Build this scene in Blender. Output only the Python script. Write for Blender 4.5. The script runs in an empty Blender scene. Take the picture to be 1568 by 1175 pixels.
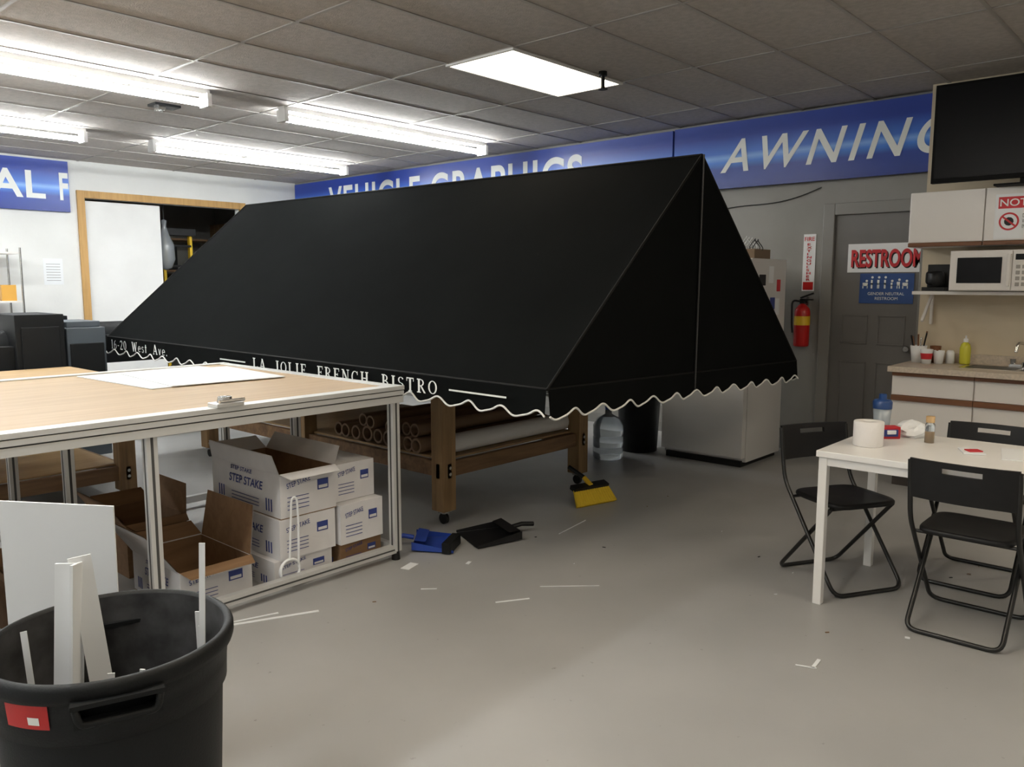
import bpy, math, random
from mathutils import Vector, Matrix
random.seed(7)
sc=bpy.context.scene
# ------------------------------------------------------------------ materials
MATS={}
def mat(name,col,rough=.5,metal=0.,var=0.,scale=6.,bump=0.,bscale=60.,emis=None,es=0.,trans=0.,sheen=0.,coat=0.,spec=.5):
    if name in MATS: return MATS[name]
    m=bpy.data.materials.new(name); m.use_nodes=True
    nt=m.node_tree; b=nt.nodes['Principled BSDF']
    c=(col[0],col[1],col[2],1)
    b.inputs['Base Color'].default_value=c
    b.inputs['Roughness'].default_value=rough
    b.inputs['Metallic'].default_value=metal
    b.inputs['Specular IOR Level'].default_value=spec
    if trans: b.inputs['Transmission Weight'].default_value=trans
    if sheen: b.inputs['Sheen Weight'].default_value=sheen
    if coat: b.inputs['Coat Weight'].default_value=coat
    if emis:
        b.inputs['Emission Color'].default_value=(*emis,1); b.inputs['Emission Strength'].default_value=es
    tc=nt.nodes.new('ShaderNodeTexCoord')
    if var:
        n=nt.nodes.new('ShaderNodeTexNoise'); n.inputs['Scale'].default_value=scale; n.inputs['Detail'].default_value=6
        r=nt.nodes.new('ShaderNodeValToRGB')
        r.color_ramp.elements[0].position=.3; r.color_ramp.elements[1].position=.7
        r.color_ramp.elements[0].color=(*[max(0,k*(1-var)) for k in col],1)
        r.color_ramp.elements[1].color=(*[min(1,k*(1+var)) for k in col],1)
        nt.links.new(tc.outputs['Object'],n.inputs['Vector']); nt.links.new(n.outputs['Fac'],r.inputs['Fac'])
        nt.links.new(r.outputs['Color'],b.inputs['Base Color'])
    if bump:
        n2=nt.nodes.new('ShaderNodeTexNoise'); n2.inputs['Scale'].default_value=bscale; n2.inputs['Detail'].default_value=4
        bp=nt.nodes.new('ShaderNodeBump'); bp.inputs['Strength'].default_value=bump; bp.inputs['Distance'].default_value=.01
        nt.links.new(tc.outputs['Object'],n2.inputs['Vector']); nt.links.new(n2.outputs['Fac'],bp.inputs['Height'])
        nt.links.new(bp.outputs['Normal'],b.inputs['Normal'])
    MATS[name]=m; return m
def wood(name,c1,c2,axis=1,rough=.6):
    m=bpy.data.materials.new(name); m.use_nodes=True; nt=m.node_tree; b=nt.nodes['Principled BSDF']
    tc=nt.nodes.new('ShaderNodeTexCoord'); mp=nt.nodes.new('ShaderNodeMapping')
    s=[14,14,14]; s[axis]=1.2; mp.inputs['Scale'].default_value=s
    n=nt.nodes.new('ShaderNodeTexNoise'); n.inputs['Scale'].default_value=1.6; n.inputs['Detail'].default_value=8; n.inputs['Distortion'].default_value=.6
    r=nt.nodes.new('ShaderNodeValToRGB'); r.color_ramp.elements[0].position=.3; r.color_ramp.elements[1].position=.7
    r.color_ramp.elements[0].color=(*c1,1); r.color_ramp.elements[1].color=(*c2,1)
    nt.links.new(tc.outputs['Object'],mp.inputs['Vector']); nt.links.new(mp.outputs['Vector'],n.inputs['Vector'])
    nt.links.new(n.outputs['Fac'],r.inputs['Fac']); nt.links.new(r.outputs['Color'],b.inputs['Base Color'])
    b.inputs['Roughness'].default_value=rough
    return m
def floor_mat():
    m=bpy.data.materials.new('painted_concrete'); m.use_nodes=True; nt=m.node_tree; b=nt.nodes['Principled BSDF']
    tc=nt.nodes.new('ShaderNodeTexCoord')
    def noise(s,d=5):
        n=nt.nodes.new('ShaderNodeTexNoise'); n.inputs['Scale'].default_value=s; n.inputs['Detail'].default_value=d
        nt.links.new(tc.outputs['Object'],n.inputs['Vector']); return n
    n1=noise(.9,8); r1=nt.nodes.new('ShaderNodeValToRGB')
    r1.color_ramp.elements[0].position=.3; r1.color_ramp.elements[0].color=(.325,.325,.32,1)
    r1.color_ramp.elements[1].position=.72; r1.color_ramp.elements[1].color=(.405,.403,.398,1)
    nt.links.new(n1.outputs['Fac'],r1.inputs['Fac'])
    n2=noise(26,3); r2=nt.nodes.new('ShaderNodeValToRGB')
    r2.color_ramp.elements[0].position=.22; r2.color_ramp.elements[0].color=(.5,.47,.43,1)
    r2.color_ramp.elements[1].position=.29; r2.color_ramp.elements[1].color=(1,1,1,1)
    nt.links.new(n2.outputs['Fac'],r2.inputs['Fac'])
    mx=nt.nodes.new('ShaderNodeMixRGB'); mx.blend_type='MULTIPLY'; mx.inputs[0].default_value=.7
    nt.links.new(r1.outputs['Color'],mx.inputs[1]); nt.links.new(r2.outputs['Color'],mx.inputs[2])
    nt.links.new(mx.outputs[0],b.inputs['Base Color'])
    n3=noise(3,6); mr=nt.nodes.new('ShaderNodeMapRange'); mr.inputs['To Min'].default_value=.30; mr.inputs['To Max'].default_value=.52
    nt.links.new(n3.outputs['Fac'],mr.inputs['Value']); nt.links.new(mr.outputs[0],b.inputs['Roughness'])
    bp=nt.nodes.new('ShaderNodeBump'); bp.inputs['Strength'].default_value=.05; nt.links.new(n3.outputs['Fac'],bp.inputs['Height']); nt.links.new(bp.outputs['Normal'],b.inputs['Normal'])
    return m
def sign_mat():
    m=bpy.data.materials.new('blue_banner_print'); m.use_nodes=True; nt=m.node_tree; b=nt.nodes['Principled BSDF']
    tc=nt.nodes.new('ShaderNodeTexCoord'); sp=nt.nodes.new('ShaderNodeSeparateXYZ'); nt.links.new(tc.outputs['Object'],sp.inputs[0])
    mr=nt.nodes.new('ShaderNodeMapRange'); mr.inputs['From Min'].default_value=2.38; mr.inputs['From Max'].default_value=3.03
    nt.links.new(sp.outputs['Z'],mr.inputs['Value'])
    r=nt.nodes.new('ShaderNodeValToRGB'); e=r.color_ramp.elements
    e[0].position=0; e[0].color=(.012,.035,.24,1); e[1].position=1; e[1].color=(.03,.07,.42,1)
    for p,c in ((.30,(.01,.05,.34,1)),(.40,(.05,.22,.75,1)),(.46,(.22,.45,.9,1)),(.52,(.05,.18,.68,1)),(.75,(.015,.05,.36,1))):
        x=e.new(p); x.color=c
    nt.links.new(mr.outputs[0],r.inputs['Fac']); nt.links.new(r.outputs['Color'],b.inputs['Base Color'])
    b.inputs['Roughness'].default_value=.35
    return m
WHITE=mat('white_paint',(.78,.78,.77),.6,var=.05,scale=2)
WALLW=mat('white_wall_paint',(.74,.745,.73),.7,var=.06,scale=1.5,bump=.1,bscale=30)
WALLG=mat('grey_wall_paint',(.27,.265,.25),.6,var=.12,scale=1.5,bump=.15,bscale=20)
CEIL=mat('ceiling_tile',(.44,.41,.385),.9,var=.10,scale=25,bump=.4,bscale=120)
TBAR=mat('ceiling_grid_paint',(.34,.32,.30),.5)
FLOOR=floor_mat(); SIGN=sign_mat()
TEXTW=mat('white_vinyl_lettering',(.85,.87,.85),.5)
BLACKF=mat('black_awning_fabric',(.0048,.0054,.0055),1.0,var=.12,scale=3,spec=.045)
PIPE=mat('awning_piping',(.006,.006,.006),.7,spec=.15)
WTRIM=mat('white_scallop_binding',(.8,.8,.78),.6)
ALU=mat('aluminium_extrusion',(.66,.66,.65),.35,metal=.45)
ALUD=mat('extrusion_slot',(.06,.06,.06),.5)
TAN=wood('tan_board',(.37,.245,.115),(.45,.305,.155),0,.5)
PAPER=mat('white_sheet',(.82,.84,.86),.5)
PINE=wood('pine_lumber',(.17,.10,.045),(.32,.20,.09),2,.65)
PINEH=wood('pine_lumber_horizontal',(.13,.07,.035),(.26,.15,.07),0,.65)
TRIMW=wood('raw_wood_trim',(.42,.24,.08),(.55,.33,.12),2,.6)
CARD=wood('cardboard',(.21,.12,.06),(.28,.165,.085),0,.85)
BOXW=mat('white_carton',(.68,.67,.68),.65,var=.05,scale=8)
BLUET=mat('navy_print',(.03,.05,.22),.6)
BLK=mat('black_plastic',(.008,.008,.009),.45,var=.2,scale=20,spec=.35)
BLKR=mat('black_rough_plastic',(.006,.007,.008),.55,bump=.1,bscale=200,spec=.28)
INN=mat('dusty_black_plastic',(.035,.035,.036),.75,var=.7,scale=14)
BLKM=mat('black_powder_coat',(.01,.01,.01),.35)
GREYP=mat('blue_grey_plastic',(.07,.085,.10),.45)
FRID=mat('fridge_enamel',(.66,.65,.64),.3)
LAM=mat('white_laminate',(.76,.73,.70),.35)
WTAB=mat('white_table_melamine',(.85,.84,.83),.3)
OAK=wood('dark_wood_strip',(.12,.045,.018),(.2,.08,.03),1,.45)
CTOP=mat('countertop_laminate',(.55,.47,.38),.4,var=.15,scale=60)
BEIGE=mat('beige_backsplash',(.62,.53,.39),.45,var=.06,scale=3)
DOORG=mat('grey_door_paint',(.15,.145,.14),.5,var=.06,scale=3)
FRAMEG=mat('grey_frame_paint',(.22,.215,.205),.45)
RED=mat('red_enamel',(.50,.012,.012),.3)
REDT=mat('red_print',(.55,.02,.03),.5)
YEL=mat('yellow_plastic',(.75,.48,.02),.45)
STEEL=mat('stainless_steel',(.55,.54,.52),.25,metal=1)
CHROME=mat('chrome',(.7,.7,.7),.1,metal=1)
TUBE=mat('fluorescent_tube',(1,1,1),.5,emis=(.97,1.,.99),es=66)
TROF=mat('troffer_diffuser',(1,.9,.7),.5,emis=(1.,.87,.68),es=9.2)
GLASSP=mat('clear_plastic',(.75,.82,.88),.1,trans=.85)
BLUEC=mat('blue_plastic',(.02,.06,.35),.35)
BROOMY=mat('yellow_bristle',(.8,.55,.03),.8,bump=.8,bscale=150)
AMBER=mat('amber_spice',(.6,.32,.06),.4)
SOAP=mat('yellow_soap',(.62,.60,.05),.25)
TUBEB=mat('kraft_tube',(.22,.14,.085),.7)
SCREEN=mat('dark_glass_screen',(.004,.004,.005),.3,spec=.15)
TVB=mat('tv_bezel',(.005,.005,.005),.6,spec=.1)
# ------------------------------------------------------------------ roman stroke lettering
SER={
'L':(.78,[('l',.2,0,.2,1,.16),('l',.02,.97,.4,.97,.06),('l',.02,.03,.7,.03,.07),('l',.68,0,.68,.28,.06)]),
'A':(.88,[('l',.12,0,.42,1,.07),('l',.42,1,.74,0,.16),('l',.2,.33,.62,.33,.06),('l',0,.03,.26,.03,.06),('l',.58,.03,.88,.03,.06)]),
'J':(.58,[('l',.36,.2,.36,1,.16),('l',.17,.97,.55,.97,.06),('a',.2,.2,.19,.2,180,355,.08)]),
'O':(.86,[('a',.42,.5,.33,.45,0,360,.13)]),
'I':(.44,[('l',.2,0,.2,1,.16),('l',.02,.03,.38,.03,.06),('l',.02,.97,.38,.97,.06)]),
'E':(.78,[('l',.2,0,.2,1,.16),('l',.02,.97,.66,.97,.07),('l',.02,.03,.7,.03,.07),('l',.2,.51,.5,.51,.07),('l',.65,.75,.65,1,.05),('l',.69,0,.69,.28,.05),('l',.5,.4,.5,.62,.05)]),
'F':(.72,[('l',.2,0,.2,1,.16),('l',.02,.97,.66,.97,.07),('l',.02,.03,.38,.03,.06),('l',.2,.51,.5,.51,.07),('l',.65,.75,.65,1,.05),('l',.5,.4,.5,.62,.05)]),
'R':(.84,[('l',.2,0,.2,1,.16),('l',.02,.97,.38,.97,.07),('l',.02,.03,.38,.03,.06),('l',.2,.51,.38,.51,.06),('a',.36,.74,.24,.22,-90,90,.11),('l',.38,.5,.74,0,.15)]),
'N':(.88,[('l',.14,0,.14,1,.07),('l',.14,1,.7,0,.17),('l',.7,0,.7,1,.07),('l',0,.03,.28,.03,.06),('l',.56,.97,.84,.97,.06),('l',0,.97,.2,.97,.06)]),
'C':(.82,[('a',.42,.5,.33,.45,48,312,.12),('l',.68,.68,.68,.96,.06)]),
'H':(.92,[('l',.18,0,.18,1,.16),('l',.68,0,.68,1,.16),('l',.18,.5,.68,.5,.07)]+[('l',x-.17,y,x+.17,y,.06) for x in (.18,.68) for y in (.03,.97)]),
'B':(.80,[('l',.2,0,.2,1,.16),('l',.02,.97,.36,.97,.07),('l',.02,.03,.38,.03,.07),('l',.2,.52,.4,.52,.06),('a',.34,.75,.22,.21,-90,90,.11),('a',.36,.27,.28,.24,-90,90,.12)]),
'S':(.66,[('a',.32,.74,.21,.21,20,270,.11),('a',.32,.27,.23,.24,-160,90,.12)]),
'T':(.80,[('l',.36,0,.36,1,.16),('l',.18,.03,.54,.03,.06),('l',.02,.97,.7,.97,.07),('l',.04,.74,.04,1,.05),('l',.68,.74,.68,1,.05)]),
'1':(.44,[('l',.2,0,.2,1,.14),('l',.04,.03,.36,.03,.06),('l',.06,.86,.2,.98,.06)]),
'6':(.62,[('a',.3,.28,.22,.26,0,360,.1),('a',.56,.38,.48,.58,110,185,.1)]),
'2':(.62,[('a',.3,.74,.2,.22,-25,165,.11),('l',.48,.62,.08,.06,.09),('l',.06,.05,.56,.05,.1)]),
'0':(.62,[('a',.3,.5,.22,.46,0,360,.11)]),
'-':(.42,[('l',.06,.4,.34,.4,.08)]),
'W':(1.12,[('l',.1,1,.32,0,.15),('l',.32,0,.54,.95,.07),('l',.54,.95,.76,0,.15),('l',.76,0,.98,1,.07),('l',-.02,.97,.24,.97,.05),('l',.86,.97,1.1,.97,.05)]),
'e':(.58,[('a',.28,.32,.21,.29,0,315,.1),('l',.1,.34,.5,.34,.06)]),
's':(.48,[('a',.22,.47,.14,.14,20,270,.08),('a',.22,.17,.15,.16,-160,90,.09)]),
't':(.44,[('l',.2,.02,.2,.86,.12),('l',.03,.6,.38,.6,.06),('l',.2,.04,.38,.06,.07)]),
'v':(.58,[('l',.1,.62,.28,0,.13),('l',.28,0,.48,.62,.07)]),
'.':(.3,[('l',.1,0,.1,.13,.13)]),' ':(.36,[])}
class B:
    def __init__(s): s.v=[];s.f=[];s.m=[];s.sm=[];s.mats=[]
    def mi(s,m):
        if m not in s.mats: s.mats.append(m)
        return s.mats.index(m)
    def add(s,vs,fs,m,smooth=False):
        o=len(s.v); s.v+= [tuple(v) for v in vs]; i=s.mi(m)
        for f in fs: s.f.append([o+k for k in f]); s.m.append(i); s.sm.append(smooth)
    def box(s,x0,x1,y0,y1,z0,z1,m):
        if x0>x1:x0,x1=x1,x0
        if y0>y1:y0,y1=y1,y0
        if z0>z1:z0,z1=z1,z0
        vs=[(x0,y0,z0),(x1,y0,z0),(x1,y1,z0),(x0,y1,z0),(x0,y0,z1),(x1,y0,z1),(x1,y1,z1),(x0,y1,z1)]
        s.add(vs,[(0,3,2,1),(4,5,6,7),(0,1,5,4),(1,2,6,5),(2,3,7,6),(3,0,4,7)],m)
    def obox(s,c,size,R,m):
        c=Vector(c); hx,hy,hz=[k/2 for k in size]
        vs=[c+R@Vector(p) for p in [(-hx,-hy,-hz),(hx,-hy,-hz),(hx,hy,-hz),(-hx,hy,-hz),(-hx,-hy,hz),(hx,-hy,hz),(hx,hy,hz),(-hx,hy,hz)]]
        s.add(vs,[(0,3,2,1),(4,5,6,7),(0,1,5,4),(1,2,6,5),(2,3,7,6),(3,0,4,7)],m)
    def poly(s,pts,m):
        s.add(pts,[tuple(range(len(pts)))],m)
    def cyl(s,p0,p1,r0,r1,m,n=20,caps=True):
        p0=Vector(p0);p1=Vector(p1);d=(p1-p0).normalized()
        a=d.orthogonal().normalized();b=d.cross(a)
        A=[p0+(a*math.cos(2*math.pi*i/n)+b*math.sin(2*math.pi*i/n))*r0 for i in range(n)]
        C=[p1+(a*math.cos(2*math.pi*i/n)+b*math.sin(2*math.pi*i/n))*r1 for i in range(n)]
        s.add(A+C,[(i,(i+1)%n,n+(i+1)%n,n+i) for i in range(n)],m,True)
        if caps:
            s.add(A,[tuple(reversed(range(n)))],m); s.add(C,[tuple(range(n))],m)
    def tube(s,pts,r,m,n=10,closed=False):
        pts=[Vector(p) for p in pts]; N=len(pts); rings=[]; prev=None
        for i,p in enumerate(pts):
            if closed: d=(pts[(i+1)%N]-pts[i-1]).normalized()
            else: d=((pts[min(i+1,N-1)]-pts[max(i-1,0)])).normalized()
            if prev is None: a=d.orthogonal().normalized()
            else:
                a=prev-d*prev.dot(d)
                a=a.normalized() if a.length>1e-6 else d.orthogonal().normalized()
            prev=a; b=d.cross(a)
            rings+= [p+(a*math.cos(2*math.pi*k/n)+b*math.sin(2*math.pi*k/n))*r for k in range(n)]
        fs=[]
        for i in range(N if closed else N-1):
            j=(i+1)%N
            for k in range(n): fs.append((i*n+k,i*n+(k+1)%n,j*n+(k+1)%n,j*n+k))
        s.add(rings,fs,m,True)
        if not closed:
            s.add(rings[:n],[tuple(reversed(range(n)))],m); s.add(rings[-n:],[tuple(range(n))],m)
    def lathe(s,c,prof,m,n=40,smooth=True):
        c=Vector(c); vs=[];fs=[]
        for r,z in prof:
            vs+=[c+Vector((r*math.cos(2*math.pi*k/n),r*math.sin(2*math.pi*k/n),z)) for k in range(n)]
        for i in range(len(prof)-1):
            for k in range(n): fs.append((i*n+k,i*n+(k+1)%n,(i+1)*n+(k+1)%n,(i+1)*n+k))
        s.add(vs,fs,m,smooth)
    def text(s,t,o,xd,yd,w,h,m,shear=0,space=1.0,offset=0.):
        cu=bpy.data.curves.new('t','FONT'); cu.body=t; cu.shear=shear; cu.space_character=space; cu.offset=offset
        ob=bpy.data.objects.new('t',cu); sc.collection.objects.link(ob)
        dg=bpy.context.evaluated_depsgraph_get(); me=ob.evaluated_get(dg).to_mesh()
        vs=[v.co.copy() for v in me.vertices]; fs=[tuple(p.vertices) for p in me.polygons]
        ob.evaluated_get(dg).to_mesh_clear(); bpy.data.objects.remove(ob); bpy.data.curves.remove(cu)
        x0=min(v.x for v in vs);x1=max(v.x for v in vs);y0=min(v.y for v in vs);y1=max(v.y for v in vs)
        o=Vector(o);xd=Vector(xd);yd=Vector(yd)
        s.add([o+xd*((v.x-x0)/(x1-x0)*w)+yd*((v.y-y0)/(y1-y0)*h) for v in vs],fs,m)
    def serif(s,t,o,xd,yd,w,h,m,gap=.12):
        tot=sum(SER[c][0]+gap for c in t)-gap; k=w/tot; o=Vector(o);xd=Vector(xd);yd=Vector(yd); x=0
        nrm=xd.cross(yd).normalized(); lay=0
        def P(a,b_): return o+xd*((x+a)*k)+yd*(b_*h)+nrm*(lay*.00006)
        for c in t:
            adv,st=SER[c]
            for q in st:
                lay=(lay+1)%9
                if q[0]=='l':
                    _,xa,ya,xb,yb,wd=q; wd*=1.15
                    if abs(ya-yb)<1e-6: ox,oy=0,wd/2
                    else: ox,oy=wd/2,0
                    s.add([P(xa-ox,ya-oy),P(xb-ox,yb-oy),P(xb+ox,yb+oy),P(xa+ox,ya+oy)],[(0,1,2,3)],m)
                else:
                    _,cx,cy,rx,ry,a0,a1,wd=q; n=18; vs=[]; wd*=1.15
                    for i in range(n+1):
                        a=math.radians(a0+(a1-a0)*i/n); ca,sa=math.cos(a),math.sin(a); ww=wd*(.4+.6*abs(ca))
                        for sg in (-.5,.5): vs.append(P(cx+(rx+sg*ww)*ca,cy+(ry+sg*ww*.8)*sa))
                    s.add(vs,[(2*i,2*i+1,2*i+3,2*i+2) for i in range(n)],m)
            x+=adv+gap
    def done(s,name,loc=(0,0,0),rz=0,bevel=0,seg=2):
        me=bpy.data.meshes.new(name); me.from_pydata(s.v,[],s.f)
        for m in s.mats: me.materials.append(m)
        me.polygons.foreach_set('material_index',s.m); me.polygons.foreach_set('use_smooth',s.sm); me.update()
        ob=bpy.data.objects.new(name,me); sc.collection.objects.link(ob); ob.location=loc; ob.rotation_euler=(0,0,rz)
        if bevel:
            md=ob.modifiers.new('bevel','BEVEL'); md.width=bevel; md.segments=seg; md.limit_method='ANGLE'; md.angle_limit=math.radians(50)
        return ob
def arc(p,c,q,n=6):
    p,c,q=Vector(p),Vector(c),Vector(q)
    return [(1-t)**2*p+2*t*(1-t)*c+t*t*q for t in [i/n for i in range(n+1)]]
def rounded(pts,r,n=6):
    pts=[Vector(p) for p in pts]; out=[pts[0]]
    for i in range(1,len(pts)-1):
        a=(pts[i-1]-pts[i]);b=(pts[i+1]-pts[i]); ra=min(r,a.length*.49); rb=min(r,b.length*.49)
        out+=arc(pts[i]+a.normalized()*ra,pts[i],pts[i]+b.normalized()*rb,n)
    out.append(pts[-1]); return out
ZU=(0,0,1)
H=3.03; XW=7.15; YW=10.9
# ------------------------------------------------------------------ room
b=B(); b.box(-3,XW+.15,-3,13.6,-.1,0,FLOOR); b.done('floor')
b=B(); b.box(-3,XW+.15,-3,13.6,H,H+.1,CEIL); b.done('ceiling')
b=B()
x=4.03-1.22*6
while x<XW: b.box(x-.011,x+.011,-3,YW,H-.006,H+.001,TBAR); x+=1.22
y=3.61-.61*11
while y<YW: b.box(-3,XW,y-.011,y+.011,H-.0065,H+.001,TBAR); y+=.61
b.done('trim_1')
b=B(); b.box(XW,XW+.15,-3,13.6,0,H,WALLG); b.done('wall_back')
b=B(); ox0,ox1,oz=4.08,6.2,2.58
b.box(-3,ox0,YW,YW+.12,0,H,WALLW); b.box(ox1,XW,YW,YW+.12,0,H,WALLW); b.box(ox0,ox1,YW,YW+.12,oz,H,WALLW); b.done('wall_left')
b=B(); b.box(-3.15,-3,-3,13.6,0,H,WALLW); b.done('wall_front')
b=B(); b.box(-3,XW,-3.15,-3,0,H,WALLW); b.done('wall_right')
b=B(); b.box(3.2,XW,13.4,13.5,0,H,WALLG); b.box(3.1,3.2,YW+.12,13.5,0,H,WALLG); b.done('wall_storage')
b=B()
b.box(ox0-.09,ox0,YW-.03,YW+.02,0,oz+.09,TRIMW); b.box(ox1,ox1+.09,YW-.03,YW+.02,0,oz+.09,TRIMW); b.box(ox0,ox1,YW-.03,YW+.02,oz,oz+.09,TRIMW)
b.done('trim_2',bevel=.004)
b=B(); b.box(-3,ox0-.09,YW-.015,YW,0,.1,WHITE); b.box(ox1+.09,XW,YW-.015,YW,0,.1,WHITE); b.done('baseboard_left')
b=B(); b.box(XW-.012,XW,2.78,YW,0,.1,FRAMEG); b.done('baseboard_back')
b=B(); b.box(ox0+.01,ox0+.97,YW+.03,YW+.07,.01,oz-.03,WHITE)
b.cyl((ox0+.88,YW+.03,1.02),(ox0+.88,YW-.03,1.02),.012,.012,STEEL); b.cyl((ox0+.88,YW-.03,1.02),(ox0+.78,YW-.03,1.02),.01,.01,STEEL); b.cyl((ox0+.88,YW+.03,1.02),(ox0+.88,YW+.02,1.02),.03,.03,STEEL)
b.done('door_1',bevel=.004)
b=B()
for sx in (-.2,.2):
    b.box(5.55+sx-.02,5.55+sx+.02,11.5,11.57,0,2.25,YEL)
for k in range(7): b.box(5.35,5.75,11.49,11.57,.3+k*.29,.33+k*.29,BLK)
b.box(5.3,5.8,11.44,11.62,2.2,2.3,BLK)
b.done('step_ladder',bevel=.004)
b=B()
for z in (.5,1.1,1.7,2.2): b.box(4.4,7.0,12.7,13.2,z,z+.03,PINEH)
for xx in (4.4,5.7,6.95): b.box(xx,xx+.05,12.7,13.2,0,2.5,PINE)
for i in range(16):
    xx=4.5+random.random()*2.2; z=random.choice((.53,1.13,1.73)); b.box(xx,xx+.25,12.75,13.1,z,z+.2+random.random()*.2,random.choice((CARD,BOXW,BLUEC,BLKR)))
b.done('storage_shelf')
b=B(); b.lathe((5.22,11.2,1.7),[(.0,0),(.08,.03),(.13,.15),(.12,.35),(.06,.5),(.03,.6),(.04,.68),(.0,.7)],mat('clear_poly_bag',(.42,.45,.48),.25,trans=.5),n=18)
b.tube([(5.22,11.2,2.3),(5.22,11.2,3.03)],.006,BLK); b.done('plastic_bag')
# ------------------------------------------------------------------ banners
b=B(); b.box(XW-.04,XW-.005,4.28,10.85,2.39,3.0,SIGN)
b.text('VEHICLE GRAPHICS',(XW-.043,9.98,2.50),(0,-1,0),ZU,4.6,.40,TEXTW,space=1.12,offset=.022); b.done('banner_sign')
b=B(); b.box(XW-.07,XW-.035,.6,4.24,2.40,3.0,SIGN)
b.text('AWNINGS',(XW-.073,3.74,2.54),(0,-1,0),ZU,2.25,.30,TEXTW,shear=.3,space=1.25,offset=.012); b.done('banner_sign')
b=B(); b.box(.9,3.9,YW-.04,YW-.005,2.39,3.0,SIGN)
b.text('DIGITAL',(1.75,YW-.043,2.53),(1,0,0),ZU,1.88,.33,TEXTW,space=1.1,offset=.022)
b.text('F',(3.79,YW-.043,2.53),(1,0,0),ZU,.10,.33,TEXTW,offset=.03); b.done('banner_sign')
# ------------------------------------------------------------------ ceiling lights
def strip(x0,y):
    b=B(); b.box(x0,x0+2.5,y-.05,y+.05,2.99,H,WHITE)
    b.box(x0-.005,x0+.03,y-.065,y+.065,2.90,3.0,WHITE); b.box(x0+2.47,x0+2.505,y-.065,y+.065,2.90,3.0,WHITE)
    for dy in (-.035,.035): b.cyl((x0+.03,y+dy,2.93),(x0+2.47,y+dy,2.93),.019,.019,TUBE,n=12)
    b.done('fluorescent_light_fixture')
for (x0,y) in ((4.0,6.27),(.8,6.22),(3.97,8.72),(.78,8.65),(-2.0,6.22),(-2.0,8.65),(-2.2,2.6)): strip(x0,y)
def troffer(x0,y0):
    b=B(); b.box(x0,x0+1.2,y0,y0+.59,H-.012,H-.004,TROF)
    b.box(x0-.02,x0+1.22,y0-.02,y0,H-.02,H,WHITE); b.box(x0-.02,x0+1.22,y0+.59,y0+.61,H-.02,H,WHITE)
    b.box(x0-.02,x0,y0,y0+.59,H-.02,H,WHITE); b.box(x0+1.2,x0+1.22,y0,y0+.59,H-.02,H,WHITE)
    b.done('recessed_light_panel')
for p in ((4.04,3.63),(1.6,1.19),(2.82,-.64),(4.4,-1.25),(-.8,-.64),(.4,2.4)): troffer(*p)
b=B(); b.box(3.2,3.42,6.9,7.05,H-.02,H,BLKR); b.box(3.24,3.3,6.93,7.02,H-.05,H-.02,STEEL); b.done('ceiling_junction_box')
b=B(); b.cyl((4.92,3.55,H),(4.92,3.55,H-.03),.03,.03,BLKR); b.cyl((4.92,3.55,H-.03),(4.92,3.55,H-.12),.015,.015,BLKR); b.cyl((4.92,3.55,H-.12),(4.92,3.55,H-.125),.035,.035,BLKR); b.done('fire_sprinkler')
# ------------------------------------------------------------------ awning
X0,X1,Xr=2.95,5.86,4.37; Y0,Y1=2.43,7.54
FR=Vector((X0,Y0,1.015)); FL=Vector((X0,Y1,1.045)); RR=Vector((X1,Y0,.945)); RL=Vector((X1,Y1,.975))
TR=Vector((Xr,Y0,2.27)); TL=Vector((Xr,Y1,2.30)); MR=(FR+RR)/2; MR.x=Xr-.03
b=B()
def panel(p00,p10,p01,p11,nu,nv,m,sag=0.):
    n=(p10-p00).cross(p01-p00).normalized(); vs=[]
    for j in range(nv+1):
        for i in range(nu+1):
            u=i/nu;v=j/nv
            p=(p00*(1-u)+p10*u)*(1-v)+(p01*(1-u)+p11*u)*v
            vs.append(p-n*sag*math.sin(math.pi*v)*math.sin(math.pi*u)**.5)
    b.add(vs,[(j*(nu+1)+i,j*(nu+1)+i+1,(j+1)*(nu+1)+i+1,(j+1)*(nu+1)+i) for j in range(nv) for i in range(nu)],m,True)
panel(FL,FR,TL,TR,30,12,BLACKF,.008)
panel(RR,RL,TR,TL,30,12,BLACKF,.008)
b.poly([FR,MR,TR],BLACKF); b.poly([MR,RR,TR],BLACKF); b.poly([FL,TL,RL],BLACKF)
for p,q in ((FR,TR),(TR,RR),(TR,TL),(FL,TL),(TL,RL),(FL,FR),(FR,RR),(RR,RL)): b.cyl(p,q,.007,.007,PIPE,n=8)
b.cyl(MR+Vector((0,-.012,-.11)),TR+Vector((0,-.012,0)),.006,.006,mat('zip_metal',(.05,.05,.05),.35,metal=.5),n=8)
def valance(p,q,off,P=.235):
    L=(q-p).length; N=int(L/.010); n=round(L/P); top=[];bot=[]
    for i in range(N+1):
        t=i/N; c=p.lerp(q,t)+off; s=t*n*2*math.pi
        flare=off.normalized()*(.012+.006*math.sin(s*.5))
        z=.128+.020*math.sin(s)+.005*math.sin(2*s+.6)
        top.append(c); bot.append(c+flare-Vector((0,0,z)))
    b.add(top+bot,[(i,i+1,N+1+i+1,N+1+i) for i in range(N)],BLACKF,True)
    b.tube([k+off.normalized()*.001 for k in bot],.0055,WTRIM,n=6)
valance(FL,FR,Vector((-.006,0,0))); valance(FR,RR,Vector((0,-.006,0))); valance(RR,RL,Vector((.006,0,0))); valance(RL,FL,Vector((0,.006,0)))
tx=X0-.028
def zt(y): return 1.015+(y-Y0)/(Y1-Y0)*.03
sl=Vector((0,-1,-.03/(Y1-Y0))).normalized()
b.serif('LA  JOLIE  FRENCH  BISTRO',(tx,5.04,zt(5.04)-.097),sl,ZU,1.87,.076,TEXTW,gap=.2)
b.serif('16-20  West  Ave.',(tx,7.40,zt(7.40)-.097),sl,ZU,1.08,.080,TEXTW,gap=.16)
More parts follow.
